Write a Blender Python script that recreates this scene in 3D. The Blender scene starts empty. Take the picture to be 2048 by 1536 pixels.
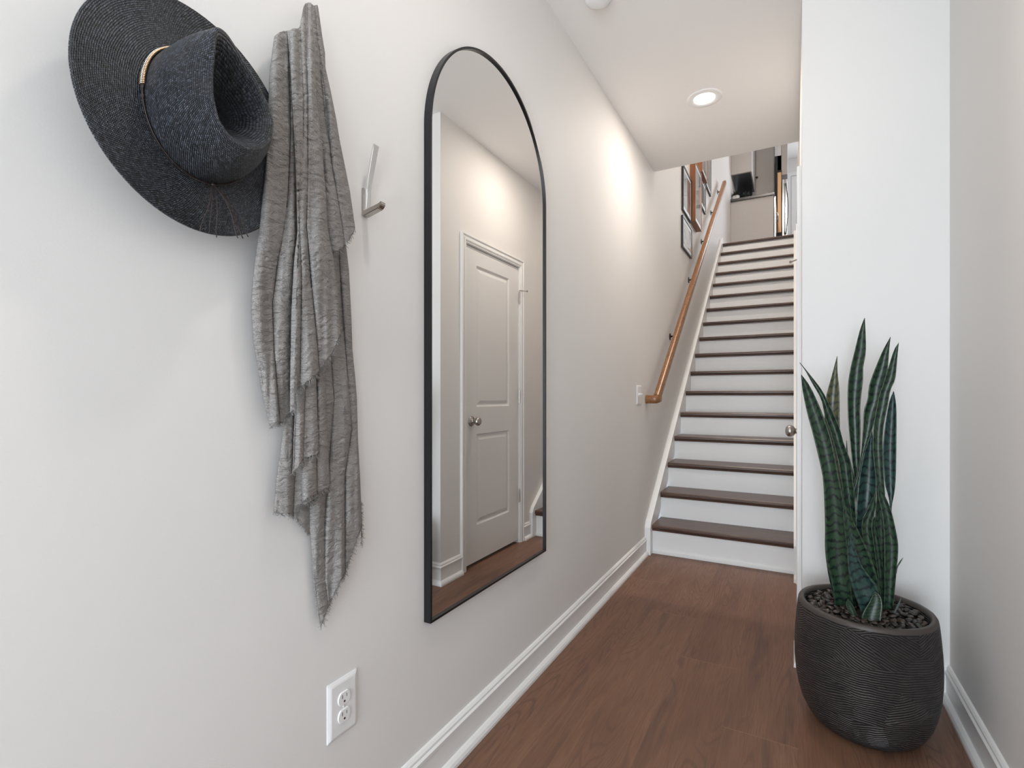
import bpy, bmesh, math, random
from mathutils import Vector, Matrix
random.seed(7)
PI = math.pi
C = bpy.context.scene.collection
SC = bpy.context.scene
# ---------------------------------------------------------------- camera
FPX, YAW, V0, EYE = 1015.2, math.radians(29.03), 789.9, 1.0976
cd = bpy.data.cameras.new('camera'); cam = bpy.data.objects.new('camera', cd); C.objects.link(cam)
cam.location = (0, 0, EYE); cam.rotation_euler = (PI/2, 0, YAW)
cd.sensor_width = 36; cd.lens = 36*FPX/2048; cd.shift_y = (V0-768)/2048; cd.clip_start = .02
SC.camera = cam
SC.view_settings.view_transform = 'Standard'; SC.view_settings.look = 'None'
SC.view_settings.gamma = 1; SC.view_settings.use_curve_mapping = False
SC.view_settings.exposure = 0.0
# ---------------------------------------------------------------- world and lights
w = bpy.data.worlds.new('sky'); SC.world = w; w.use_nodes = True
w.node_tree.nodes['Background'].inputs[0].default_value = (.75, .86, 1, 1)
w.node_tree.nodes['Background'].inputs[1].default_value = 1.5
def area(name, loc, target, sx, sy, power, col):
    l = bpy.data.lights.new(name, 'AREA'); l.shape = 'RECTANGLE'; l.size = sx; l.size_y = sy
    l.energy = power; l.color = col
    o = bpy.data.objects.new(name, l); C.objects.link(o); o.location = loc
    o.rotation_euler = (Vector(target)-Vector(loc)).to_track_quat('-Z', 'Y').to_euler()
    return o
area('entry_window_light', (-.2, -3.85, 1.0), (-.25, 3, 1.2), 1.3, 1.9, 108, (.78, .89, 1.0))
area('entry_side_fill', (.46, -1.4, 1.3), (-.9, -.3, 1.1), 1.0, 1.8, 21, (.76, .88, 1.0))  # added unseen fill that brightens the left wall, not a real window
def spot(name, loc, power, col, blend=.9, size=150, r=.05, target=None):
    l = bpy.data.lights.new(name, 'SPOT'); l.energy = power; l.color = col; l.spot_size = math.radians(size); l.spot_blend = blend; l.shadow_soft_size = r
    o = bpy.data.objects.new(name, l); C.objects.link(o); o.location = loc
    if target: o.rotation_euler = (Vector(target)-Vector(loc)).to_track_quat('-Z', 'Y').to_euler()
    return o
spot('ceiling_fill_spot', (-.30, -.30, .95), 62, (1, .95, .88), 1., 42, .15, (-.52, 2.7, 2.737))  # added unseen spot to brighten the hall ceiling
area('upper_window_light', (1.7, 11.2, 4.7), (.6, 6, 4.3), 1.6, 1.6, 75, (.85, .93, 1.0))
area('upper_side_window_light', (2.9, 7.5, 4.9), (0, 7.2, 4.2), 2.2, 1.5, 14, (.95, .96, 1.0))
WL, WR, WE, CEIL, Y0 = -.897, .030, .4926, 2.737, -4.0
YJ, YCE, UP, UC = 2.369, 3.77, 3.189, 5.75
STY, RUN, RISE, NR = 3.56, .2505, .1869, 17
# point seen by a lens at the eye height, laid on a plane x = const / y = const (metres)
CA, SA = math.cos(YAW), math.sin(YAW)
def ray(u, v):
    t = (u-1024)/FPX
    return (-SA+t*CA, CA+t*SA, -(v-V0)/FPX)
def onx(u, v, x):
    r = ray(u, v); k = x/r[0]; return Vector((x, r[1]*k, EYE+r[2]*k))
def ony(u, v, y):
    r = ray(u, v); k = y/r[1]; return Vector((r[0]*k, y, EYE+r[2]*k))
# ---------------------------------------------------------------- helpers
def mat(name, col, rough=.5, metal=0., spec=.5):
    m = bpy.data.materials.new(name); m.use_nodes = True
    b = m.node_tree.nodes['Principled BSDF']
    b.inputs['Base Color'].default_value = (*col, 1); b.inputs['Roughness'].default_value = rough
    b.inputs['Metallic'].default_value = metal; b.inputs['Specular IOR Level'].default_value = spec
    return m
class N:
    def __init__(s, m): s.t = m.node_tree; s.b = s.t.nodes['Principled BSDF']
    def n(s, typ, **k):
        o = s.t.nodes.new('ShaderNode'+typ)
        for a, v in k.items():
            if a.startswith('i_'): o.inputs[a[2:].replace('_', ' ')].default_value = v
            else: setattr(o, a, v)
        return o
    def l(s, a, b): s.t.links.new(a, b)
    def math(s, op, a, b=None, c=None):
        o = s.t.nodes.new('ShaderNodeMath'); o.operation = op
        for i, x in enumerate((a, b, c)):
            if x is None: continue
            if isinstance(x, (int, float)): o.inputs[i].default_value = x
            else: s.l(x, o.inputs[i])
        return o.outputs[0]
    def ramp(s, fac, stops):
        o = s.t.nodes.new('ShaderNodeValToRGB'); e = o.color_ramp.elements
        while len(e) < len(stops): e.new(.5)
        for i, (p, c) in enumerate(stops): e[i].position = p; e[i].color = (*c, 1)
        s.l(fac, o.inputs[0]); return o.outputs[0]
    def mix(s, fac, a, b, mode='MIX'):
        o = s.t.nodes.new('ShaderNodeMix'); o.data_type = 'RGBA'; o.blend_type = mode
        for i, x in ((0, fac), (6, a), (7, b)):
            if isinstance(x, (int, float)): o.inputs[i].default_value = x
            elif isinstance(x, tuple): o.inputs[i].default_value = (*x, 1)
            else: s.l(x, o.inputs[i])
        return o.outputs[2]
    def noise(s, vec, scale, detail=2., rough=.5, dist=0.):
        o = s.t.nodes.new('ShaderNodeTexNoise'); o.inputs['Scale'].default_value = scale
        o.inputs['Detail'].default_value = detail; o.inputs['Roughness'].default_value = rough
        o.inputs['Distortion'].default_value = dist
        if vec is not None: s.l(vec, o.inputs['Vector'])
        return o.outputs['Fac']
    def comb(s, x, y, z=0.):
        o = s.t.nodes.new('ShaderNodeCombineXYZ')
        for i, q in enumerate((x, y, z)):
            if isinstance(q, (int, float)): o.inputs[i].default_value = q
            else: s.l(q, o.inputs[i])
        return o.outputs[0]
    def sep(s, v):
        o = s.t.nodes.new('ShaderNodeSeparateXYZ'); s.l(v, o.inputs[0]); return o.outputs
    def obj(s): return s.t.nodes.new('ShaderNodeTexCoord').outputs['Object']
    def uv(s): return s.t.nodes.new('ShaderNodeTexCoord').outputs['UV']
    def bump(s, h, strength=.5, dist=.001):
        o = s.t.nodes.new('ShaderNodeBump'); o.inputs['Strength'].default_value = strength
        o.inputs['Distance'].default_value = dist; s.l(h, o.inputs['Height'])
        s.l(o.outputs[0], s.b.inputs['Normal'])
    def col(s, c): s.l(c, s.b.inputs['Base Color'])
    def rgh(s, c): s.l(c, s.b.inputs['Roughness'])

def link(name, bm, m, parent=None, smooth=False, loc=None, rot=None):
    bmesh.ops.recalc_face_normals(bm, faces=bm.faces)
    me = bpy.data.meshes.new(name); bm.to_mesh(me); bm.free()
    o = bpy.data.objects.new(name, me); C.objects.link(o)
    if m: me.materials.append(m)
    if smooth:
        for p in me.polygons: p.use_smooth = True
    if parent: o.parent = parent
    if loc: o.location = loc
    if rot: o.rotation_euler = rot
    return o
def pieces(name, verts, faces, m, parent=None, smooth=True, uvs=None, sharp=None):
    me = bpy.data.meshes.new(name); me.from_pydata([tuple(v) for v in verts], [], faces)
    if uvs:
        L = me.uv_layers.new(name='UVMap')
        for p in me.polygons:
            for li, vi in zip(p.loop_indices, p.vertices): L.data[li].uv = uvs[vi]
    me.materials.append(m)
    for p in me.polygons: p.use_smooth = smooth
    me.validate(); me.update()
    o = bpy.data.objects.new(name, me); C.objects.link(o)
    if parent: o.parent = parent
    return o
def thing(name, label, cat, loc=(0, 0, 0), group=None):
    o = bpy.data.objects.new(name, None); C.objects.link(o); o.location = loc; o.empty_display_size = .05
    return tag(o, label, cat, group)
def tag(o, label, cat, group=None, kind=None):
    o['label'] = label; o['category'] = cat
    if group: o['group'] = group
    if kind: o['kind'] = kind
    return o
def struct(o): o['kind'] = 'structure'; return o
def box(bm, a, b, bev=0., seg=2):
    x0, y0, z0 = (min(a[i], b[i]) for i in range(3)); x1, y1, z1 = (max(a[i], b[i]) for i in range(3))
    vs = [bm.verts.new(p) for p in ((x0,y0,z0),(x1,y0,z0),(x1,y1,z0),(x0,y1,z0),(x0,y0,z1),(x1,y0,z1),(x1,y1,z1),(x0,y1,z1))]
    fs = [bm.faces.new([vs[i] for i in f]) for f in ((3,2,1,0),(4,5,6,7),(0,1,5,4),(1,2,6,5),(2,3,7,6),(3,0,4,7))]
    if bev:
        es = list({e for f in fs for e in f.edges})
        bmesh.ops.bevel(bm, geom=es, offset=bev, segments=seg, affect='EDGES', profile=.6)
def bx(name, a, b, m, parent=None, bev=0., seg=2, smooth=False):
    bm = bmesh.new(); box(bm, a, b, bev, seg); return link(name, bm, m, parent, smooth)
def tube_v(path, rad, sides=8, cap=True):
    P = [Vector(p) for p in path]; n = len(P); V = []; F = []
    t = (P[1]-P[0]).normalized(); up = Vector((0, 0, 1)) if abs(t.z) < .9 else Vector((1, 0, 0))
    nrm = t.cross(up).normalized()
    for i in range(n):
        t = (P[min(i+1, n-1)]-P[max(i-1, 0)]).normalized()
        nrm = (nrm - t*nrm.dot(t)).normalized(); bn = t.cross(nrm)
        r = rad[i] if isinstance(rad, (list, tuple)) else rad
        for k in range(sides):
            a = 2*PI*k/sides; V.append(P[i]+nrm*math.cos(a)*r+bn*math.sin(a)*r)
    for i in range(n-1):
        for k in range(sides):
            k2 = (k+1) % sides; F.append((i*sides+k, i*sides+k2, (i+1)*sides+k2, (i+1)*sides+k))
    if cap: F.append(tuple(range(sides-1, -1, -1))); F.append(tuple((n-1)*sides+k for k in range(sides)))
    return V, F
def join(parts):
    V, F = [], []
    for v, f in parts:
        o = len(V); V += v; F += [tuple(i+o for i in q) for q in f]
    return V, F
def lathe(profile, sides=48, axis='z', origin=(0, 0, 0)):
    V, F = [], []; O = Vector(origin); uv = []
    for i, (r, h) in enumerate(profile):
        for k in range(sides):
            a = 2*PI*k/sides; c, s = math.cos(a)*r, math.sin(a)*r
            V.append(O + (Vector((c, s, h)) if axis == 'z' else Vector((h, c, s)) if axis == 'x' else Vector((s, h, c))))
    for i in range(len(profile)-1):
        for k in range(sides):
            k2 = (k+1) % sides; F.append((i*sides+k, i*sides+k2, (i+1)*sides+k2, (i+1)*sides+k))
    if profile[0][0] > 1e-6: F.append(tuple(range(sides-1, -1, -1)))
    if profile[-1][0] > 1e-6: F.append(tuple((len(profile)-1)*sides+k for k in range(sides)))
    return V, F
def prism(name, poly, axis, a, b, m, parent=None, bev=0.):
    """poly of 2-D points swept along axis ('y': points are (x,z); 'x': (y,z))"""
    bm = bmesh.new()
    mk = (lambda p, t: (p[0], t, p[1])) if axis == 'y' else (lambda p, t: (t, p[0], p[1]))
    va = [bm.verts.new(mk(p, a)) for p in poly]; vb = [bm.verts.new(mk(p, b)) for p in poly]
    bm.faces.new(va); bm.faces.new(vb)
    for i in range(len(poly)):
        j = (i+1) % len(poly); bm.faces.new((va[i], va[j], vb[j], vb[i]))
    if bev: bmesh.ops.bevel(bm, geom=list(bm.edges), offset=bev, segments=2, affect='EDGES')
    return link(name, bm, m, parent)
def interp(tab, x):
    if x <= tab[0][0]: return tab[0][1]
    for (a, p), (b, q) in zip(tab, tab[1:]):
        if x <= b: return p+(q-p)*(x-a)/(b-a)
    return tab[-1][1]
# ---------------------------------------------------------------- materials
def paint(name, col, rough=.6, tex=.15):
    m = mat(name, col, rough, 0, .3); n = N(m); n.bump(n.noise(n.obj(), 260, 2), tex, .0006); return m
M_wall = paint('wall_paint', (.83, .815, .795), .62)
M_ceil = paint('ceiling_paint', (.89, .875, .86), .8)
M_trim = paint('trim_paint', (.88, .88, .87), .35, .03)
M_door = paint('door_paint', (.84, .835, .825), .4, .05)
M_white = mat('white_plastic', (.88, .88, .88), .3)
M_dark = mat('dark_slot', (.02, .02, .02), .6)
M_blackmetal = mat('black_frame_metal', (.010, .010, .012), .35, .2)
M_chrome = mat('polished_chrome', (.80, .80, .79), .10, 1)
M_nickel = mat('satin_nickel', (.46, .43, .40), .27, 1)
M_steel = mat('stainless_steel', (.62, .64, .66), .16, 1)
M_mirror = mat('mirror_glass', (.84, .84, .83), .0, 1)
def wood_floor():
    m = mat('floor_planks', (.2, .1, .06), .38); n = N(m); x, y, z = n.sep(n.obj())
    W_, L_ = .2165, 1.83
    px = n.math('DIVIDE', n.math('SUBTRACT', x, .0135), W_); idx = n.math('FLOOR', px); fx = n.math('FRACT', px)
    off = n.math('ADD', n.math('MULTIPLY', idx, -.403), 1.405)
    py = n.math('DIVIDE', n.math('SUBTRACT', y, off), L_); iy = n.math('FLOOR', py); fy = n.math('FRACT', py)
    sid = n.math('ADD', n.math('MULTIPLY', idx, 7.31), n.math('MULTIPLY', iy, 3.17))
    ax = n.math('ADD', n.math('MULTIPLY', x, 5.0), sid)
    ay = n.math('ADD', n.math('MULTIPLY', y, .75), n.math('MULTIPLY', sid, 1.7))
    base = n.noise(n.comb(ax, ay, sid), 1.0, 2.2, .5, .35)
    rings = n.math('SINE', n.math('MULTIPLY', base, 190.))
    rmask = n.ramp(n.noise(n.comb(ax, n.math('MULTIPLY', y, 1.4), sid), 1.3, 1.), [(.40, (0, 0, 0)), (.58, (1, 1, 1))])
    fine = n.noise(n.comb(n.math('MULTIPLY', x, 330.), n.math('MULTIPLY', y, 9.), sid), 1., 3., .6)
    fine2 = n.noise(n.comb(n.math('MULTIPLY', x, 60.), n.math('MULTIPLY', y, 2.2), sid), 1., 4., .6, .6)
    broad = n.noise(n.comb(n.math('MULTIPLY', x, 9.), n.math('MULTIPLY', y, 1.1), sid), 1., 3., .55, .5)
    c = n.ramp(broad, [(.25, (.150, .070, .042)), (.5, (.225, .113, .066)), (.75, (.300, .160, .094))])
    c = n.mix(n.math('MULTIPLY', n.math('ABSOLUTE', n.math('SUBTRACT', fine2, .5)), 2.2), c, (.155, .075, .045))
    c = n.mix(n.math('MULTIPLY', n.ramp(fine, [(.35, (1, 1, 1)), (.55, (0, 0, 0))]), .38), c, (.098, .05, .034))
    rr = n.math('MULTIPLY', n.math('MULTIPLY', n.ramp(rings, [(.45, (0, 0, 0)), (.95, (1, 1, 1))]), rmask), .55)
    c = n.mix(rr, c, (.09, .045, .032))
    knot = n.ramp(n.noise(n.comb(n.math('ADD', n.math('MULTIPLY', x, 11.), sid), n.math('MULTIPLY', y, 1.3), sid), 1., 2.5, .5, .5), [(.58, (0, 0, 0)), (.74, (1, 1, 1))])
    c = n.mix(n.math('MULTIPLY', knot, .8), c, (.062, .036, .028))
    tone = n.noise(n.comb(sid, sid, 3.), 4., 0.)
    c = n.mix(.35, c, n.ramp(tone, [(.35, (.17, .087, .058)), (.65, (.25, .135, .087))]))
    ex = n.math('MINIMUM', fx, n.math('SUBTRACT', 1., fx)); ey = n.math('MINIMUM', fy, n.math('SUBTRACT', 1., fy))
    seamx = n.math('LESS_THAN', ex, .0045); seamy = n.math('LESS_THAN', ey, .0008)
    c = n.mix(n.math('MULTIPLY', seamx, .35), c, (.15, .085, .06)); c = n.mix(n.math('MULTIPLY', seamy, .5), c, (.36, .22, .15))
    n.col(c); n.rgh(n.ramp(fine, [(.3, (.52, .52, .52)), (.7, (.36, .36, .36))]))
    n.b.inputs['Specular IOR Level'].default_value = .4
    n.bump(n.math('ADD', n.math('MULTIPLY', fine, .6), n.math('MULTIPLY', seamx, -.5)), .3, .0006)
    return m
M_floor = wood_floor()
def grain(name, dark, mid, light, axis, rough=.35, scale=1.):
    m = mat(name, mid, rough); n = N(m); q = n.sep(n.obj())
    k = {a: (4. if a == axis else 70.) for a in 'xyz'}
    v = n.comb(*[n.math('MULTIPLY', q[i], k[a]*scale) for i, a in enumerate('xyz')])
    f = n.noise(v, 1., 4., .6, .4); n.col(n.ramp(f, [(.3, dark), (.5, mid), (.7, light)]))
    n.bump(f, .2, .0005); return m
M_tread = grain('tread_wood', (.050, .026, .018), (.088, .046, .031), (.135, .074, .050), 'x', .33)
M_nose = grain('tread_nose_wood', (.028, .016, .012), (.045, .026, .020), (.070, .042, .031), 'x', .38)
M_rail = grain('oak_rail', (.15, .058, .017), (.25, .105, .034), (.33, .150, .054), 'y', .3)
M_oak = grain('brown_frame_wood', (.16, .055, .02), (.25, .09, .034), (.33, .13, .05), 'z', .4)
# ---------------------------------------------------------------- room shell
T = .12
struct(bx('floor', (WL-T, Y0-T, -.08), (.75, STY+.06, 0), M_floor))
struct(bx('wall_left', (WL-T, Y0-T, 0), (WL, 8.9+.9, UC+.1), M_wall))
# right wall of the hall with the closet door opening
DY0, DY1, DH = 2.627, 3.328, 2.045
bm = bmesh.new()
box(bm, (WR, YJ+T, 0), (WR+T, DY0-.02, CEIL)); box(bm, (WR, DY0-.02, DH+.015), (WR+T, DY1+.02, CEIL))
box(bm, (WR, DY1+.02, 0), (WR+T, STY+.02, CEIL))
box(bm, (WR, YJ, 0), (WE+T, YJ+T, CEIL))
bmesh.ops.remove_doubles(bm, verts=bm.verts, dist=1e-6)
for f in [f for f in bm.faces if abs(f.calc_center_median().x-WR-T) < 1e-5 and f.calc_center_median().y < YJ+T+.001]: pass
struct(link('wall_right', bm, M_wall))
bm = bmesh.new()
box(bm, (WR, STY+.02, 0), (WR+T, YCE, CEIL)); box(bm, (WR, YCE, 0), (WR+T, 4.42, UC))
sl = RISE/RUN
box(bm, (WR, 4.42, 0), (WR+T, 7.62, UP-.02))
struct(link('wall_stairs_right', bm, M_wall))
struct(bx('wall_entry_right', (WE, Y0, 0), (WE+T, YJ, CEIL), M_wall))
struct(bx('wall_entry', (WL-T, Y0-T, 0), (WE+T, Y0, CEIL), M_wall))
bm = bmesh.new()
box(bm, (WL-.01, Y0-T, CEIL), (WE+T, YCE, UP-.03))
struct(link('ceiling', bm, M_ceil))
# closet behind door_1
bm = bmesh.new()
box(bm, (WR+T+.6, YJ+T, 0), (WR+T+.7, STY+.1, CEIL)); box(bm, (WR+T, STY+.02, 0), (WR+T+.6, STY+.1, CEIL))
struct(link('wall_closet', bm, M_wall))
# upper storey shell
struct(bx('floor_upper', (WL-T, 7.62, UP-.30), (3.1, 12.0, UP-.005), M_floor))
struct(bx('floor_upper_landing', (WR+T, YCE, UP-.30), (3.1, 7.545, UP-.005), M_floor))
struct(bx('ceiling_upper', (WL-T, YCE-.2, UC), (3.2, 12.1, UC+.1), M_ceil))
struct(bx('wall_upper_front', (WL-T, YCE-.12, UP-.035), (3.2, YCE, UC), M_wall))
struct(bx('wall_upper_right', (3.0, YCE, UP), (3.12, 12, UC), M_wall))
struct(bx('wall_upper_far', (WL-T-3, 11.4, UP-.3), (3.12, 11.52, UC), M_wall))
struct(bx('wall_upper_kitchen', (-3.9, 10.4, UP-.3), (-.13, 10.5, UC), M_wall))
struct(bx('wall_upper_left', (-4.0, 8.0, UP-.3), (-3.9, 11.5, UC), M_wall))
# baseboards: profile in (distance from wall, height)
BB = [(0, 0), (.030, 0), (.030, .010), (.026, .019), (.019, .025), (.013, .027), (.013, .092), (.017, .096), (.0175, .104), (.012, .109), (.0115, .116), (.006, .122), (0, .124)]
def baseboard(name, pts):
    """pts: plan corners walked with the room on the left-hand side; mitred at corners"""
    P = [Vector((*p, 0)) for p in pts]; V, F = [], []; n = len(BB)
    nr = [Vector((-(q-p).y, (q-p).x, 0)).normalized() for p, q in zip(P, P[1:])]
    for i, p in enumerate(P):
        a = nr[max(i-1, 0)]; b = nr[min(i, len(nr)-1)]; m_ = (a+b)/(1+a.dot(b))
        for d, h in BB: V.append(p+m_*d+Vector((0, 0, h)))
    for i in range(len(P)-1):
        for k in range(n): F.append((i*n+k, i*n+(k+1) % n, (i+1)*n+(k+1) % n, (i+1)*n+k))
    F += [tuple(range(n)), tuple(range((len(P)-1)*n, len(P)*n))]
    return struct(pieces(name, V, F, M_trim, None, False))
baseboard('baseboard_left', [(WL, STY-.065), (WL, Y0)])
baseboard('baseboard_right', [(WE, Y0), (WE, YJ), (WR, YJ), (WR, DY0-.0605)])
baseboard('baseboard_stairs_right', [(WR, DY1+.0605), (WR, STY-.065)])
# ---------------------------------------------------------------- door_1 (closet door in the right hall wall)
door = bpy.data.objects.new('door_1', None); C.objects.link(door); door.location = (WR, DY0, 0); struct(door)
bpy.context.view_layer.update()
def dl(p): return (p[0]-WR, p[1]-DY0, p[2])
def dbx(name, a, b, m, bev=0., parent=None): return bx(name, dl(a), dl(b), m, parent or door, bev)
def casing():
    prof = [(0, -.004), (0, .009), (.006, .009), (.008, .0115), (.012, .0115), (.014, .0145), (.026, .0145), (.028, .012), (.040, .012), (.043, .018), (.054, .018), (.056, .016), (.056, -.004)]
    y0, y1, h = -.004, DY1-DY0+.004, DH+.004; n = len(prof); V, F = [], []
    for c in range(4):
        for o, t in prof: V.append((-t, (y0-o) if c < 2 else (y1+o), 0 if c in (0, 3) else h+o))
    for c in range(3):
        for k in range(n-1): F.append((c*n+k, c*n+k+1, (c+1)*n+k+1, (c+1)*n+k))
    F += [tuple(range(n)), tuple(range(3*n, 4*n))]
    return pieces('door_casing', V, F, M_trim, door, False)
casing()
bm = bmesh.new()
box(bm, dl((WR-.001, DY0-.02, 0)), dl((WR+T, DY0-.001, DH+.015))); box(bm, dl((WR-.001, DY1+.001, 0)), dl((WR+T, DY1+.02, DH+.015)))
box(bm, dl((WR-.001, DY0-.02, DH)), dl((WR+T, DY1+.02, DH+.015)))
link('door_jamb', bm, M_trim, door)
def slab():
    bm = bmesh.new(); xf, xb = .006, .041; z0, z1 = .022, DH-.004; a, b = .003, DY1-DY0-.003
    pan = [(.135, .565, 1.02, 1.935), (.135, .565, .255, .845)]
    ys = [a, .135, .565, b]; zs = [z0, .255, .845, 1.02, 1.935, z1]
    def q(pts): bm.faces.new([bm.verts.new(p) for p in pts])
    for i in range(3):
        for j in range(5):
            if i == 1 and j in (1, 3): continue
            q([(xf, ys[i], zs[j]), (xf, ys[i+1], zs[j]), (xf, ys[i+1], zs[j+1]), (xf, ys[i], zs[j+1])])
    for (p, r, s, t) in pan:   # sticking slope in, flat, raised field
        steps = [(0, 0), (.012, .009), (.020, .009), (.040, .002), (.043, .002)]
        for (d0, e0), (d1, e1) in zip(steps, steps[1:]):
            A = [(p+d0, s+d0), (r-d0, s+d0), (r-d0, t-d0), (p+d0, t-d0)]
            B = [(p+d1, s+d1), (r-d1, s+d1), (r-d1, t-d1), (p+d1, t-d1)]
            for k in range(4):
                l = (k+1) % 4
                q([(xf+e0, *A[k]), (xf+e0, *A[l]), (xf+e1, *B[l]), (xf+e1, *B[k])])
        d, e = steps[-1]; q([(xf+e, p+d, s+d), (xf+e, r-d, s+d), (xf+e, r-d, t-d), (xf+e, p+d, t-d)])
    for A, B in (((a, z0), (b, z0)), ((b, z0), (b, z1)), ((b, z1), (a, z1)), ((a, z1), (a, z0))):
        q([(xf, *A), (xf, *B), (xb, *B), (xb, *A)])
    q([(xb, a, z0), (xb, b, z0), (xb, b, z1), (xb, a, z1)])
    bmesh.ops.remove_doubles(bm, verts=bm.verts, dist=1e-5)
    return link('door_panel', bm, M_door, door)
sl_o = slab()
kz, ky = .93, .072
V, F = lathe([(0, .0055), (.033, .0055), (.033, .002), (.029, -.003), (.013, -.006), (.0115, -.020), (.013, -.024), (.022, -.030), (.0275, -.042), (.0265, -.053), (.019, -.061), (.008, -.0645), (0, -.065)], 40, 'x', (0, ky, kz))
pieces('door_knob', V, F, M_nickel, door)
dbx('latch_plate', (WR-.002, DY0-.0015, kz-.03), (WR+.02, DY0-.0005, kz+.03), M_nickel)
for hz, extra in ((1.823, 1), (1.086, 0), (.35, 0)):
    yh = DY1-DY0
    parts = [tube_v([(-.0045, yh+.001, hz-.045+.0225*i), (-.0045, yh+.001, hz-.045+.0225*i+.021)], .006, 12) for i in range(4)]
    parts += [tube_v([(-.0045, yh+.001, hz-.05), (-.0045, yh+.001, hz+.05)], .0042, 10)]
    if extra: parts += [tube_v([(-.0045, yh+.001, hz+.053), (-.03, yh+.03, hz+.05), (-.045, yh+.045, hz+.05)], .0035, 8), tube_v([(-.045, yh+.045, hz+.05), (-.048, yh+.048, hz+.05)], .009, 10)]
    V, F = join(parts); h = pieces('hinge', V, F, M_nickel, door, False)
# ---------------------------------------------------------------- staircase
st = thing('staircase', 'straight flight of stairs with dark wood treads and white risers at end of hall', 'stairs', (WL+.4, STY, 0))
ox, oy = -(WL+.4), -STY
SX0, SX1, OV, TH, TZ = WL+.040, WR-.030, .025, .040, .012
for i in range(NR):
    y = i*RUN; z = i*RISE
    bx('riser', (SX0+ox, y, z+(TZ if i else 0)), (SX1+ox, y+.018, z+RISE-TH+TZ), M_trim, st)
    if i < NR:
        d = RUN if i < NR-1 else .08
        # bullnosed tread
        zt = z+RISE+TZ
        poly = [(y+d, zt-.026), (y, zt-.026), (y, zt-TH), (y-.012, zt-TH), (y-.014, zt-.030), (y-OV+.007, zt-.027), (y-OV+.002, zt-.024), (y-OV, zt-.018), (y-OV, zt-.009), (y-OV+.002, zt-.004), (y-OV+.007, zt), (y+d, zt)]
        t = prism('tread', poly, 'x', SX0+ox, SX1+ox, M_tread, st)
for side, (xa, xb) in enumerate(((WL, SX0), (SX1, WR))):
    nz = lambda y: (y+OV)*sl+RISE      # nosing line, relative to the first riser
    up = .012
    A = -.065
    poly = [(A, 0), (0.02, 0), (.02, .1), ((NR-1)*RUN+.05, (NR-1)*RISE), ((NR-1)*RUN+.05, NR*RISE+.0), ((NR-1)*RUN-.01, NR*RISE+.09), (-.04, nz(-.04)+.05), (A, nz(A)+.03-.0)]
    if side: poly = [(A, 0), (0.02, 0), (.02, .1), ((NR-1)*RUN+.05, (NR-1)*RISE), ((NR-1)*RUN+.05, NR*RISE+.0), ((NR-1)*RUN-.01, NR*RISE+.06), (-.04, nz(-.04)+.05), (A, nz(A)+.03)]
    o = prism('skirt_board', poly, 'x', xa+ox+(.0005 if side == 0 else .0), xb+ox-(.0005 if side else 0), M_trim, st)
bx('riser_shoe', (SX0+ox, -.012, 0), (SX1+ox, 0, .022), M_trim, st, .003)
# ---------------------------------------------------------------- handrail
rail = thing('handrail', 'oak handrail fixed along left wall beside the stairs', 'handrail', (WL, 3.52, 1.04))
def rl(p): return Vector(p)-Vector((WL, 3.52, 1.04))
def rail_sect(path_pts, name, parent):
    # oval/bread-loaf section swept with mitre
    sec = []
    for k in range(20):
        a = 2*PI*k/20; c, s = math.cos(a), math.sin(a)
        sec.append((.024*abs(c)**.7*(1 if c > 0 else -1), .030*abs(s)**.8*(1 if s > 0 else -1)))
    P = [Vector(p) for p in path_pts]; V = []; F = []; n = len(P)
    for i in range(n):
        d0 = (P[i]-P[i-1]).normalized() if i else (P[1]-P[0]).normalized()
        d1 = (P[i+1]-P[i]).normalized() if i < n-1 else d0
        t = (d0+d1).normalized(); side = Vector((1, 0, 0)) if abs(t.x) < .95 else Vector((0, 1, 0))
        if i == 0: side = Vector((0, -1, 0))*-1
        if 0 < i < n-1 and abs(d0.x) > .9: side = Vector((1, -1, 0)).normalized()*-1
        s_ = (side - t*side.dot(t)).normalized(); u_ = t.cross(s_)
        if u_.z < 0: u_ = -u_
        k = 1/max(.5, d1.dot(t))
        for a, b in sec: V.append(P[i]+s_*a*k+u_*b)
    return P, V, F, sec
M_bronze = mat('dark_bronze', (.06, .05, .04), .35, .8)
# main sloped run
def sweep_run(p0, p1, name, parent, m, cut=None):
    p0, p1 = Vector(p0), Vector(p1); t = (p1-p0).normalized()
    s_ = Vector((1, 0, 0)); u_ = t.cross(s_); u_ = -u_ if u_.z < 0 else u_
    V, F = [], []; K = 24
    for pi, p in enumerate((p0, p1)):
        for k in range(K):
            a = 2*PI*k/K; c, s = math.cos(a), math.sin(a)
            q = p+s_*.024*abs(c)**.6*(1 if c > 0 else -1)+u_*.031*abs(s)**.7*(1 if s > 0 else -1)
            if pi == 0 and cut: q = q - t*((q-p0).dot(cut)/t.dot(cut))
            V.append(q)
    for k in range(K): F.append((k, (k+1) % K, K+(k+1) % K, K+k))
    F.append(tuple(range(K))[::-1]); F.append(tuple(range(K, 2*K)))
    return V, F
ra = rl((WL+.075, 3.535, 1.075)); rb = rl((WL+.075, 7.42, 3.975))
tdir = (rb-ra).normalized()
V1, F1 = sweep_run(ra, rb, '', None, None, None)
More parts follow.
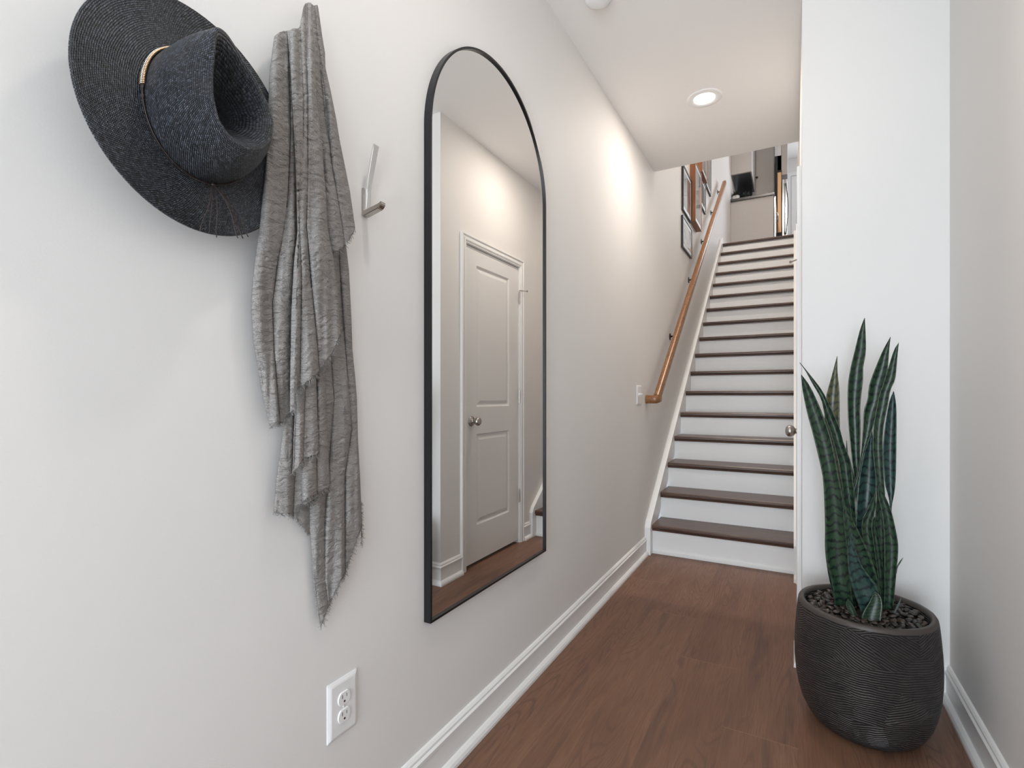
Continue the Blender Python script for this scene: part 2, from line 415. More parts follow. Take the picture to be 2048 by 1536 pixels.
# return piece to the wall at the foot
K = 24; V2 = []; F2 = []
for xx, dy, dz in ((WL+.002, 0, 0), (WL+.05, 0, 0), (WL+.075, 0.0, 0.0), (WL+.0985, .02, .012)):
    for k in range(K):
        a = 2*PI*k/K; c, s = math.cos(a), math.sin(a)
        V2.append(rl((xx, 3.535+dy+.027*abs(c)**.6*(1 if c > 0 else -1), 1.068+dz+.029*abs(s)**.7*(1 if s > 0 else -1))))
for i in range(3):
    for k in range(K): F2.append((i*K+k, i*K+(k+1) % K, (i+1)*K+(k+1) % K, (i+1)*K+k))
F2.append(tuple(range(K))[::-1]); F2.append(tuple(range(3*K, 4*K)))
pieces('rail', V1, F1, M_rail, rail, True); pieces('wall_return', V2, F2, M_rail, rail, True)
for o in rail.children:
    md = o.modifiers.new('es', 'EDGE_SPLIT'); md.split_angle = math.radians(40)
for fr in (.20, .42, .62, .81, .975):
    p = ra.lerp(rb, fr)
    V, F = join([lathe([(0, .001), (.03, .001), (.028, .006), (.0, .008)], 16, 'x', (0, p.y, p.z-.075)),
                 tube_v([(.004, p.y, p.z-.075), (.045, p.y, p.z-.07), (.07, p.y, p.z-.055), (.075, p.y, p.z-.034)], .007, 8)])
    pieces('bracket', V, F, M_bronze, rail)
# ---------------------------------------------------------------- arched mirror
mir = thing('arched_mirror', 'tall arched wall mirror with thin black metal frame', 'mirror', (WL, 1.485, .468))
def arch(inset, n=64):
    y0, y1, zb, zc = -.373+inset, .373-inset, 0+inset, 1.845-.468
    R = .373-inset; pts = [(y0, zb), (y1, zb), (y1, zc)]
    for k in range(1, n): a = PI*k/n; pts.append((R*math.cos(a), zc+R*math.sin(a)))
    pts.append((y0, zc)); return pts
O_, I_ = arch(0), arch(.0065)
n_ = len(O_); XB, XF, XG = .001, .024, .0215
V = [(XB, *p) for p in O_]+[(XF, *p) for p in O_]+[(XF, *p) for p in I_]+[(XG-.004, *p) for p in I_]+[(XB, *p) for p in I_]
F = []
for k in range(n_):
    j = (k+1) % n_
    for a in range(4): F.append((a*n_+k, a*n_+j, (a+1)*n_+j, (a+1)*n_+k))
    F.append((4*n_+k, 4*n_+j, j, k))
pieces('mirror_frame', V, F, M_blackmetal, mir, False)
G_ = arch(.0062)
V = [(XG-.004, *p) for p in G_]+[(.004, *p) for p in G_]
F = [tuple(range(n_)), tuple(range(2*n_-1, n_-1, -1))]+[(k, (k+1) % n_, n_+(k+1) % n_, n_+k) for k in range(n_)]
pieces('mirror_glass', V, F, M_mirror, mir, False)
# ---------------------------------------------------------------- outlet and switch
ol = thing('electrical_outlet', 'white duplex electrical outlet plate low on the left wall', 'outlet', (WL, .820, .393))
def plate(name, parent, hy, hz, m=M_white):
    bm = bmesh.new(); S = [(hy, hz, 0), (hy, hz, .002), (hy-.009, hz-.009, .0065)]
    R = [[bm.verts.new((d, sy*a, sz*b)) for sy, sz in ((-1, -1), (1, -1), (1, 1), (-1, 1))] for a, b, d in S]
    for A, B in zip(R, R[1:]):
        for k in range(4): bm.faces.new((A[k], A[(k+1) % 4], B[(k+1) % 4], B[k]))
    bm.faces.new(R[0]); bm.faces.new(R[-1])
    bmesh.ops.bevel(bm, geom=[e for e in bm.edges], offset=.0012, segments=2, affect='EDGES')
    return link(name, bm, m, parent)
plate('cover_plate', ol, .044, .066)
for zc in (.0195, -.0195):
    V, F = [], []; K = 40; prof = [(1.04, .0062), (1.0, .0085), (.97, .0092)]
    for sc, d in prof:
        for k in range(K):
            a = 2*PI*k/K; yy, zz = .0175*math.cos(a)*sc, max(-.0145, min(.0145, .0175*math.sin(a)))*sc
            V.append((d, yy, zc+zz))
    for i in range(2):
        for k in range(K): F.append((i*K+k, i*K+(k+1) % K, (i+1)*K+(k+1) % K, (i+1)*K+k))
    F.append(tuple(range(2*K, 3*K)))
    s = pieces('socket', V, F, M_white, ol, False)
    bm = bmesh.new()
    box(bm, (.0090, -.0072, zc+.001), (.0094, -.0056, zc+.0095)); box(bm, (.0090, .0056, zc+.0015), (.0094, .0070, zc+.0088))
    link('slot', bm, M_dark, s)
    V, F = lathe([(.0026, .0090), (.0026, .0094)], 12, 'x', (0, 0, zc-.0068)); pieces('ground_hole', V, F, M_dark, s, False)
V, F = lathe([(0, .0078), (.0028, .0074), (.003, .0062)], 12, 'x'); pieces('screw', V, F, M_white, ol)
sw = thing('light_switch', 'white two-toggle light switch plate beside foot of handrail', 'light switch', (WL, 3.345, 1.098))
plate('cover_plate', sw, .058, .064)
for yy in (-.023, .023):
    bm = bmesh.new(); box(bm, (.006, yy-.0055, -.012), (.0085, yy+.0055, .012), .0008)
    box(bm, (.006, yy-.0045, .0), (.019, yy+.0045, .010), .001); link('toggle', bm, M_white, sw)
# ---------------------------------------------------------------- wall hook
def hook(loc, label, parent_group=None):
    h = thing('coat_hook', label, 'hook', loc, 'chrome coat hooks on the left wall')
    bx('base_plate', (0, -.009, -.033), (.006, .009, .033), M_nickel, h, .002)
    # upper arm: flat blade twisting outward and upward
    V, F = [], []
    path = [((.008, 0, -.022), .0065, .004), ((.010, 0, -.004), .0065, .005), ((.0105, 0, .016), .006, .0055), ((.011, 0, .030), .0065, .005), ((.020, 0, .064), .0075, .0035), ((.029, 0, .098), .0080, .003), ((.038, 0, .130), .0082, .0025)]
    for i, (p, wy, wx) in enumerate(path):
        for sx, sy in ((-1, -1), (-1, 1), (1, 1), (1, -1)):
            V.append((p[0]+sx*wx*.9, p[1]+sy*wy, p[2]-sx*wx*.4))
    for i in range(len(path)-1):
        for k in range(4): F.append((i*4+k, i*4+(k+1) % 4, i*4+4+(k+1) % 4, i*4+4+k))
    F.append((3, 2, 1, 0)); F.append(tuple(range(len(V)-4, len(V))))
    o = pieces('upper_arm', V, F, M_chrome, h, False); md = o.modifiers.new('b', 'BEVEL'); md.width = .0012; md.segments = 2
    bm = bmesh.new(); vs = []
    for x, z, hh, ww in ((.004, -.028, .0065, .009), (.052, -.018, .006, .0085), (.060, -.012, .0045, .0085)):
        vs.append([bm.verts.new((x, sy*ww, z+sz*hh)) for sy, sz in ((-1, -1), (1, -1), (1, 1), (-1, 1))])
    for A, B in zip(vs, vs[1:]):
        for k in range(4): bm.faces.new((A[k], A[(k+1) % 4], B[(k+1) % 4], B[k]))
    bm.faces.new(vs[0]); bm.faces.new(vs[-1])
    bmesh.ops.bevel(bm, geom=list(bm.edges), offset=.0015, segments=2, affect='EDGES')
    link('lower_peg', bm, M_nickel, h)
    return h
hook((WL, .889, 1.556), 'empty chrome double coat hook between scarf and arched mirror')
# ---------------------------------------------------------------- hat
def weave_mat():
    m = mat('woven_straw', (.03, .035, .045), .42); n = N(m); u, v, _ = n.sep(n.uv())
    # uv in metres along / across the plait; each stitch is a small slanted lozenge
    wob = n.noise(n.comb(n.math('MULTIPLY', u, 60.), n.math('MULTIPLY', v, 60.)), 1., 2.)
    vv = n.math('ADD', n.math('MULTIPLY', v, 1/.0025), n.math('MULTIPLY', wob, .9)); row = n.math('FLOOR', vv); fv = n.math('FRACT', vv)
    uu = n.math('ADD', n.math('ADD', n.math('MULTIPLY', u, 1/.0035), n.math('MULTIPLY', row, .5)), n.math('MULTIPLY', fv, .45))
    hu = n.math('ABSOLUTE', n.math('SINE', n.math('MULTIPLY', uu, PI))); hv = n.math('SINE', n.math('MULTIPLY', fv, PI))
    h = n.math('POWER', n.math('MULTIPLY', hu, hv), .6)
    rnd = n.noise(n.comb(n.math('FLOOR', uu), row), 3.7, 0.)
    tint = n.noise(n.comb(n.math('MULTIPLY', u, 14.), n.math('MULTIPLY', v, 14.)), 1., 2.)
    base = n.ramp(rnd, [(.3, (.024, .028, .036)), (.5, (.062, .075, .098)), (.72, (.17, .20, .255))])
    base = n.mix(n.math('MULTIPLY', tint, .35), base, (.060, .052, .046))
    c = n.mix(h, (.004, .004, .005), base); n.col(c)
    n.b.inputs['Roughness'].default_value = .40; n.b.inputs['Specular IOR Level'].default_value = .6
    n.bump(h, 1., .0026); return m
M_straw = weave_mat()
M_cord = mat('dark_brown_leather', (.035, .022, .020), .55)
M_gold = mat('gold_bead', (.80, .56, .36), .28, 1.); M_silver = mat('silver_bead', (.85, .80, .76), .25, 1.)
HC = Vector((-.8442, .4720, 1.5390))
hn = Vector((1, .1, .05)).normalized(); h1 = Vector((-.1, 1, 0)).normalized(); h2 = hn.cross(h1)
hat = thing('hat', 'wide-brimmed dark woven straw hat hung on left wall beside scarf', 'hat')
HM = Matrix(((h1.x, h2.x, hn.x, HC.x), (h1.y, h2.y, hn.y, HC.y), (h1.z, h2.z, hn.z, HC.z), (0, 0, 0, 1)))
hat.matrix_world = HM
def brimR(a): return .1776-.0008*math.cos(2*a)+.0009*math.cos(3*a)-.0007*math.sin(3*a)
RIM = [(-.052,.082),(-.032,.086),(-.004,.076),(.026,.054),(.049,.025),(.057,.002),(.052,-.028),(.030,-.054),(.002,-.066),(-.024,-.062),(-.042,-.046),(-.050,-.014),(-.050,.030),(-.052,.060)]
def rimR(a, c=(-.004, .006)):
    best = None
    for i in range(len(RIM)):
        p, q = RIM[i], RIM[(i+1) % len(RIM)]
        d = (math.cos(a), math.sin(a)); e = (q[0]-p[0], q[1]-p[1]); den = d[0]*e[1]-d[1]*e[0]
        if abs(den) < 1e-9: continue
        w_ = (p[0]-c[0], p[1]-c[1]); t = (w_[0]*e[1]-w_[1]*e[0])/den; s = (w_[0]*d[1]-w_[1]*d[0])/den
        if t > 0 and -1e-6 <= s <= 1+1e-6: best = t if best is None else max(best, t)
    return best or .05
NH = 180
rr_ = [rimR(2*PI*k/NH) for k in range(NH)]
for _ in range(5): rr_ = [(rr_[k-1]+rr_[k]*2+rr_[(k+1) % NH])/4 for k in range(NH)]
rr_ = [r*1.03 for r in rr_]
def baseR(a): return .0925-.004*math.cos(2*a)+.002*math.cos(3*a)
rings = []; vv_ = []
def addring(fn, v): rings.append([fn(k, 2*PI*k/NH) for k in range(NH)]); vv_.append(v)
def crown(t):
    # t 0 base .. 1 rim
    def f(k, a):
        b = (baseR(a)*math.cos(a), baseR(a)*math.sin(a)); r = (-.004+rr_[k]*math.cos(a), .006+rr_[k]*math.sin(a))
        s = t**1.7*.86+t*.14; n_h = .004+.098*(1-(1-t)**1.0)
        s = s if t < 1 else 1
        peak = math.exp(-((a-2.10)/.45)**2)*.014*t**2
        puff = math.sin(PI*t)*.006
        d = math.hypot(*b)
        x = b[0]+(r[0]-b[0])*s+puff*math.cos(a); y = b[1]+(r[1]-b[1])*s+puff*math.sin(a)
        return (x, y, n_h+peak)
    return f
for i in range(15): addring(crown(i/14*.97), .10*i/14)
addring(crown(1.0), .103)
def inner(sc, hh, side):
    def f(k, a):
        r = (-.004+rr_[k]*math.cos(a), .006+rr_[k]*math.sin(a)); c = (-.010, -.004)
        peak = math.exp(-((a-2.10)/.45)**2)*.014*sc**1.5
        lip = max(0, math.cos(a+.25))*side
        return (c[0]+(r[0]-c[0])*sc, c[1]+(r[1]-c[1])*sc, hh+peak+lip)
    return f
for sc, hh, sd in ((.95, .1035, 0), (.88, .101, .001), (.80, .095, .004), (.70, .085, .008), (.60, .075, .008), (.5, .067, .004), (.38, .062, 0), (.26, .060, 0), (.14, .0615, 0), (.05, .062, 0)):
    addring(inner(sc, hh, sd), .10+.06*(1-sc)+.004)
def mesh_rings(rings, vvals, name, parent, closed_first=False, cap_last=True):
    V, F, uvl = [], [], []
    n = len(rings[0])
    for r in rings: V += r
    me = bpy.data.meshes.new(name); 
    for i in range(len(rings)-1):
        for k in range(n):
            k2 = (k+1) % n; F.append((i*n+k, i*n+k2, (i+1)*n+k2, (i+1)*n+k))
    if cap_last: F.append(tuple((len(rings)-1)*n+k for k in range(n)))
    me.from_pydata(V, [], F); L = me.uv_layers.new(name='UVMap')
    for p in me.polygons:
        wrap = len(p.vertices) == 4 and any(v % n == 0 for v in p.vertices) and any(v % n == n-1 for v in p.vertices)
        for li, vi in zip(p.loop_indices, p.vertices):
            k = vi % n; i = vi//n; k = n if (wrap and k == 0) else k
            per = .5*(i > -1)
            L.data[li].uv = (k/n*uper, vvals[i])
    me.materials.append(M_straw)
    for p in me.polygons: p.use_smooth = True
    o = bpy.data.objects.new(name, me); C.objects.link(o); o.parent = parent; return o
uper = .0035*170
cr = mesh_rings(rings, vv_, 'crown', hat)
# brim: top surface, rolled edge, underside
uper = .0035*280
rings = []; vv_ = []
def brimring(t, z0):
    def f(k, a):
        ri, ro = baseR(a)-.002, brimR(a); r = ri+(ro-ri)*t
        z = z0 + .004*math.exp(-t*14) + .0035*math.sin(a*2+.6)*t*t + .006*t*t*max(0, math.cos(a-1.2)) - .004*t**3 + .005*t**5
        return (r*math.cos(a), r*math.sin(a), z)
    return f
for i in range(19): addring(brimring(i/18, .003), .10+(.085)*i/18)
for t, z in ((1.008, .0022), (1.012, .0010), (1.008, -.0002)): addring(brimring(t, z), .187)
for i in range(6): addring(brimring(1-i/5*.95, -.0005), .186-.085*i/5)
bo = mesh_rings(rings, vv_, 'brim', hat, cap_last=False)
# hat band cord, beads and tassels
def bandpt(a, off=.0025, z=.010): r = baseR(a)+off; return Vector((r*math.cos(a), r*math.sin(a), z))
V, F = join([tube_v([bandpt(2*PI*k/90+.0, .0022+.0016*s, .0085+.0016*s) for k in range(91)], .0011, 6) for s in (0, 1)])
pieces('band_cord', V, F, M_cord, hat)
for j, (zz, m_) in enumerate(((.0065, M_gold), (.0110, M_silver), (.0155, M_gold))):
    parts = []
    for i in range(34):
        a = 2.05+i*(3.02-2.05)/33+.005*j
        p = bandpt(a, .005-.0008*abs(j-1), zz-.001*j); q = bandpt(a+.020, .005-.0008*abs(j-1), zz-.001*j); mid = (p+q)/2
        parts.append(tube_v([p, p.lerp(mid, .4), mid.lerp(q, .6), q], [.0013, .0021, .0021, .0013], 7))
    V, F = join(parts); pieces('bead_strand', V, F, m_, hat)
V, F = join([tube_v([bandpt(3.02, .004, .0065+.004*j), bandpt(3.12, .0035, .010), bandpt(3.20, .003, .0095)], .0009, 6) for j in range(3)]+[tube_v([bandpt(3.2, .003, .0095), bandpt(3.25, .003, .009)], .0024, 8)])
pieces('cord_knot', V, F, M_cord, hat)
k0 = bandpt(-1.42, .004, .011)
tass = [(-.030, -.088, .4), (-.019, -.086, -.4), (-.004, -.090, .1), (.036, -.080, .3), (.043, -.078, -.2), (.047, -.077, .5), (.060, -.072, .9)]
for dx, dy, cv in tass:
    path = []
    for i in range(15):
        t = i/14
        path.append(k0+Vector((dx*(t**.75)+.006*cv*math.sin(PI*t*1.6)*t, dy*t, .006*math.sin(PI*min(1, t*1.2))+.010*t)))
    V, F = tube_v(path, .0008, 6); pieces('tassel', V, F, M_cord, hat)
V, F = lathe([(0, -.003), (.003, -.002), (.0034, 0), (.003, .002), (0, .003)], 12, 'y', k0); pieces('tassel_knot', V, F, M_cord, hat)
# ---------------------------------------------------------------- scarf
def cloth_mat():
    m = mat('crinkled_gauze', (.25, .24, .23), .85); n = N(m); u, v, _ = n.sep(n.uv())
    d = n.noise(n.comb(n.math('MULTIPLY', u, 22.), n.math('MULTIPLY', v, 22.)), 1., 3., .6)
    cr_ = n.noise(n.comb(n.math('MULTIPLY', u, 55.), n.math('MULTIPLY', n.math('ADD', v, n.math('MULTIPLY', d, .030)), 150.)), 1., 3., .6, .5)
    fine = n.noise(n.comb(n.math('MULTIPLY', u, 800.), n.math('MULTIPLY', v, 900.)), 1., 2.)
    c = n.ramp(fine, [(.3, (.19, .178, .168)), (.5, (.30, .284, .27)), (.72, (.44, .42, .40))])
    n.col(c)
    n.b.inputs['Specular IOR Level'].default_value = .05
    n.b.inputs['Sheen Weight'].default_value = .0
    n.bump(n.math('ADD', n.math('MULTIPLY', cr_, 1.), n.math('MULTIPLY', fine, .10)), 1., .0075)
    return m
M_cloth = cloth_mat(); M_fringe = mat('frayed_thread', (.26, .25, .24), .9)
scarf = thing('scarf', 'grey crinkled gauze scarf with frayed edges hanging between hat and empty hook', 'scarf', (WL, .72, 1.87))
so = Vector((WL, .72, 1.87))
def smooth_t(tab, x):
    return interp(tab, x)
# each layer: base distance from the wall, fold amplitude, fold lines (v -> u tables), hem and top tables over s
LAY = [
 dict(d=.012, a=.006, cols=[{640:610,760:606,850:592,950:584,1040:590,1060:600}, {640:640,1040:625,1066:622}], top=[(0,640),(1,640)], hem=[(0,1032),(.3,1055),(.6,1068),(1,1066)], fr=.5),
 dict(d=.014, a=.008, cols=[{380:602,560:606,700:603,900:607,980:618,1060:620,1100:624,1160:627,1200:631,1252:640}, {380:645,560:650,800:668,956:655,1043:650,1160:650,1250:660}, {380:668,480:676,713:692,860:703,950:690,1100:690,1250:690}, {380:684,480:690,540:697,580:699,640:702,700:704,760:710,800:713,880:715,950:719,1000:721,1070:724,1250:724}],
      top=[(0,380),(1,380)], hem=[(0,1252),(.06,1250),(.25,1228),(.5,1185),(.72,1130),(.88,1085),(1,1050)], fr=1.),
 dict(d=.024, a=.008, cols=[{740:578,834:572,862:567,884:564,925:558,962:553,1000:550,1025:548}, {740:600,1025:586}, {740:640,1025:628}], top=[(0,740),(1,740)], hem=[(0,1024),(.5,1032),(.62,1012),(1,1000)], fr=.8),
 dict(d=.032, a=.009, cols=[{700:596,1000:604}, {700:630,1000:634}, {700:650,820:651,906:656,975:659,1000:659}], top=[(0,700),(1,700)], hem=[(0,1004),(.3,992),(.6,984),(1,976)], fr=.9),
 dict(d=.042, a=.009, cols=[{700:592,819:590,878:587,925:586,950:584}, {700:612,950:606}, {700:630,831:634,906:637,950:637}], top=[(0,700),(1,700)], hem=[(0,946),(.2,938),(.45,918),(.75,912),(1,907)], fr=.9),
 dict(d=[(62,.026),(140,.046),(480,.046),(620,.026)], a=.011, cols=[{62:554,72:550,100:546,150:540,220:537,290:535,350:530,430:522,490:515,560:506,610:503,680:507,720:514,780:524,852:540}, {62:574,100:577,190:580,270:581,330:579,390:576,460:568,520:556,604:545,700:548,852:560}, {62:588,190:588,270:589,329:591,460:593,522:592,631:590,768:589,852:584}],
      top=[(0,74),(.12,66),(.3,62),(.7,62),(1,58)], hem=[(0,852),(.3,850),(.55,845),(.8,832),(1,824)], fr=.8),
 dict(d=[(0,.024),(120,.040),(400,.046)], a=.011, cols=[{6:626,78:626,99:628,168:629,233:637,329:644,389:650,460:654,505:664}, {6:629,78:634,168:645,329:664,460:686,505:690}, {6:633,18:636,69:643,105:649,135:650,180:660,240:672,278:678,323:687,383:699,460:710,505:716}],
      top=[(0,12),(1,10)], hem=[(0,506),(.35,500),(.55,488),(.75,476),(1,458)], fr=.8),
 dict(d=[(0,.030),(60,.050),(140,.064),(500,.064),(640,.050)], a=.011, cols=[{6:580,57:580,120:582,190:584,270:588,329:591,460:595,522:589,631:583,713:582,768:581,825:581}, {6:598,57:599,120:601,190:606,270:606,380:600,454:600,522:602,631:602,825:600}, {6:613,120:613,190:616,329:616,454:613,508:618,577:624,686:634,760:640,825:642}, {6:626,57:626,120:629,190:632,270:640,329:646,389:651,460:655,516:666,570:672,615:677,667:681,705:682,825:683}],
      top=[(0,62),(.1,58),(.28,57),(.36,52),(.44,34),(.52,14),(.6,7),(.85,6),(1,11)], hem=[(0,824),(.13,820),(.2,782),(.45,764),(.62,748),(.75,728),(.88,705),(1,668)], fr=1.),
]
SV, SF, SU = [], [], []; FR = []
rnd = random.Random(3)
def frac(x): return x-math.floor(x)
def hsh(i, j): return frac(math.sin(i*127.1+j*311.7)*43758.5453)
def vnoise(x, y):
    i, j = math.floor(x), math.floor(y); fx, fy = x-i, y-j; fx = fx*fx*(3-2*fx); fy = fy*fy*(3-2*fy)
    return (hsh(i, j)*(1-fx)+hsh(i+1, j)*fx)*(1-fy)+(hsh(i, j+1)*(1-fx)+hsh(i+1, j+1)*fx)*fy
for li, L in enumerate(LAY):
    tabs = [sorted(c.items()) for c in L['cols']]; nf = len(tabs)-1
    M_ = 22*nf; base = len(SV)
    vmax = max(h for _, h in L['hem']); vmin = min(h for _, h in L['top']); R_ = int((vmax-vmin)/3.2)+4
    P0 = {}
    for i in range(R_+1):
        for j in range(M_+1):
            s = j/M_; t = i/R_
            v0, v1 = interp(L['top'], s), interp(L['hem'], s)
            v1 += 2.5*(vnoise(s*22, li*5)-.5)*2
            v = v0+(v1-v0)*t
            k = min(nf-1, int(s*nf)); f = s*nf-k
            a, b = interp(tabs[k], v), interp(tabs[k+1], v); u = a+(b-a)*f
            wdt = (b-a)
            fk = f
            tilt = (hsh(li*7+k, 3)-.5)*.9
            prof = (math.sin(PI*fk)**(.5 if wdt > 22 else 1.0) if 0 < fk < 1 else 0)*(1+tilt*(fk-.5))
            amp = L['a']*min(1.3, wdt/30)
            dd = L['d'] if not isinstance(L['d'], list) else interp(L['d'], v)
            x = WL+dd+amp*prof
            # soft pleats along the fall of the cloth, then cross crinkles
            env = min(1, 5*min(fk, 1-fk)+.25)*min(1, wdt/16)**1.5
            x += env*(.0075*(vnoise((u-.10*v*(hsh(k, li)-.5))*.055+li*9, v*.005)-.5)*2 + .0016*(vnoise(u*.13+li*3, v*.009)-.5)*2)
            x += .0016*(vnoise(u*.06+li*3, v*.19+vnoise(u*.1, v*.03)*3)-.5)*2
            edge = (f if k == 0 else 1)*( (1-f) if k == nf-1 else 1)
            p = onx(u, v, max(x, WL+.003)); SV.append(p-so); SU.append((p.y, p.z))
            if i == R_: FR.append((p-so, L['fr'], s))
    for i in range(R_):
        for j in range(M_):
            a = base+i*(M_+1)+j; SF.append((a, a+1, a+M_+2, a+M_+1))
cl = pieces('cloth', SV, SF, M_cloth, scarf, True, SU)
md = cl.modifiers.new('thickness', 'SOLIDIFY'); md.thickness = .0011; md.offset = -1
# frayed edges
parts = []
def thread(p, L_, dirx=0., r_=.00045):
    q = [p]; d = Vector((rnd.uniform(-.3, .5), dirx+rnd.uniform(-.5, .5), -1)).normalized()
    for k in range(4):
        d = (d+Vector((rnd.uniform(-.4, .5), rnd.uniform(-.6, .6), rnd.uniform(-.3, .3)))).normalized(); nx = q[-1]+d*L_/4
        nx.x = max(nx.x, .002); q.append(nx)
    return tube_v(q, r_, 3, False)
for (p, fr, s), (p2, _, s2) in zip(FR, FR[1:]):
    if s2 < s: continue
    for k in range(max(1, int((p2-p).length/.0009*fr))):
        parts.append(thread(p.lerp(p2, rnd.random())+Vector((0, 0, .001)), rnd.uniform(.004, .014)*fr, 0, rnd.uniform(.0003, .0006)))
# frayed selvedge down the long right edge of the tail and the point of the upper flap
for i in range(150):
    v = rnd.uniform(1000, 1090); parts.append(thread(onx(interp(sorted(LAY[1]['cols'][3].items()), v)-1, v, WL+.014)-so, rnd.uniform(.004, .012), .5, .0004))
for i in range(70):
    v = rnd.uniform(800, 905); parts.append(thread(onx(690+(v-800)*.02, v, WL+.030)-so, rnd.uniform(.004, .010), -.3, .0004))
V, F = join(parts); fo = pieces('fringe', V, F, M_fringe, scarf); fo['kind'] = 'stuff'
# ---------------------------------------------------------------- planter, pebbles, snake plant
PX, PY = .205, 2.045
def pot_mat():
    m = mat('ridged_black_ceramic', (.040, .036, .036), .42); n = N(m); x, y, z = n.sep(n.obj())
    ang = n.math('ARCTAN2', y, x); u = n.math('MULTIPLY', ang, .20)
    vor = n.n('TexVoronoi'); vor.inputs['Scale'].default_value = 9.; vor.inputs['Randomness'].default_value = 1.
    wv = n.noise(n.comb(n.math('MULTIPLY', u, 5.), n.math('MULTIPLY', z, 5.), 2.), 1., 2.)
    n.l(n.comb(n.math('ADD', u, n.math('MULTIPLY', wv, .05)), n.math('MULTIPLY', z, 1.2), .3), vor.inputs['Vector'])
    cx, cy, cz = n.sep(vor.outputs['Color'])
    th = n.math('MULTIPLY', n.math('SUBTRACT', cx, .5), 1.0)
    th = n.math('MULTIPLY', th, n.math('GREATER_THAN', cy, .5))
    w1 = n.noise(n.comb(n.math('MULTIPLY', u, 12.), n.math('MULTIPLY', z, 12.)), 1., 2.)
    c = n.math('ADD', n.math('MULTIPLY', z, n.math('COSINE', th)), n.math('MULTIPLY', u, n.math('SINE', th)))
    c = n.math('ADD', c, n.math('MULTIPLY', w1, .020))
    h = n.math('SINE', n.math('MULTIPLY', c, 2*PI/.0072))
    h2 = n.math('POWER', n.math('ADD', n.math('MULTIPLY', h, .5), .5), .55)
    top = n.math('LESS_THAN', z, .388)
    h2 = n.math('ADD', n.math('MULTIPLY', h2, top), n.math('SUBTRACT', 1., top))
    n.col(n.mix(h2, (.010, .009, .009), n.ramp(w1, [(.35, (.046, .041, .042)), (.7, (.075, .062, .057))])))
    n.col(n.mix(n.math('SUBTRACT', 1., top), n.mix(h2, (.010, .009, .009), n.ramp(w1, [(.35, (.040, .036, .038)), (.7, (.062, .053, .050))])), (.062, .050, .043)))
    n.b.inputs['Specular IOR Level'].default_value = .4
    n.bump(h2, 1., .0035); return m
M_pot = pot_mat()
pot = thing('planter', 'round black ridged ceramic planter in the corner', 'planter', (PX, PY, 0))
prof = [(0, 0), (.118, 0), (.134, .004), (.150, .016), (.166, .036), (.181, .066), (.191, .100), (.1985, .145), (.2025, .195), (.203, .245), (.201, .295), (.197, .345), (.1935, .380), (.191, .394), (.187, .400), (.176, .4005), (.1725, .397), (.171, .385), (.170, .345), (0, .345)]
def dens(prof):
    out = [prof[0]]
    for a, b in zip(prof, prof[1:]):
        n = max(1, int(math.hypot(b[0]-a[0], b[1]-a[1])/.02))
        for i in range(1, n+1): out.append((a[0]+(b[0]-a[0])*i/n, a[1]+(b[1]-a[1])*i/n))
    return out
V, F = lathe(dens(prof), 96); pb = pieces('pot_body', V, F, M_pot, pot)
M_soil = mat('dark_soil', (.02, .016, .013), .9)
V, F = lathe([(0, .372), (.168, .370), (.170, .346)], 48); pieces('soil', V, F, M_soil, pot)
def stone_mat(nm, col):
    m = mat(nm, col, .28); n = N(m); n.col(n.ramp(n.noise(n.obj(), 60, 3), [(.3, tuple(c*.6 for c in col)), (.7, tuple(c*1.5 for c in col))])); return m
M_st = [stone_mat('polished_stone', (.030, .026, .024)), stone_mat('brown_stone', (.062, .045, .036))]
base_px = [(-.048,-.045),(-.02,-.05),(.02,-.035),(.045,-.03),(-.055,-.015),(.0,0),(.05,.02),(-.03,.02)]
protos = []
for q in range(4):
    bm = bmesh.new(); bmesh.ops.create_icosphere(bm, subdivisions=3, radius=1)
    sx, sy, sz = [(.0125, .0085, .0052), (.011, .0075, .0045), (.0145, .0095, .0058), (.010, .0085, .005)][q]
    for v in bm.verts:
        k = 1+.12*math.sin(v.co.x*2.3+q)+.08*math.cos(v.co.y*3.1+q*2)
        v.co = Vector((v.co.x*sx*k, v.co.y*sy*k, v.co.z*sz))
    me = bpy.data.meshes.new('pebble'); bm.to_mesh(me); bm.free(); me.materials.append(M_st[q % 2])
    for p in me.polygons: p.use_smooth = True
    protos.append(me)
rnd2 = random.Random(11); placed = []; tries = 0
for layer, (rz, nmax, dmin) in enumerate(((.3775, 175, .0175), (.3865, 105, .0215))):
    cnt = 0
    for _ in range(9000):
        if cnt >= nmax: break
        a = rnd2.uniform(0, 2*PI); r = .157*math.sqrt(rnd2.random()); x, y = r*math.cos(a), r*math.sin(a)
        if any((x-px)**2+(y-py)**2 < dmin**2 for px, py, l in placed if l == layer): continue
        if math.hypot(x+.005, y+.02) < .045: continue
        placed.append((x, y, layer)); cnt += 1
        o = bpy.data.objects.new('pebble', protos[rnd2.randrange(4)]); C.objects.link(o)
        o.location = (PX+x, PY+y, rz+rnd2.uniform(-.001, .002))
        o.rotation_euler = (rnd2.uniform(-.45, .45), rnd2.uniform(-.45, .45), rnd2.uniform(0, 2*PI))
        tag(o, 'small dark polished pebble covering the soil in the planter', 'pebble', 'pebbles in the planter')
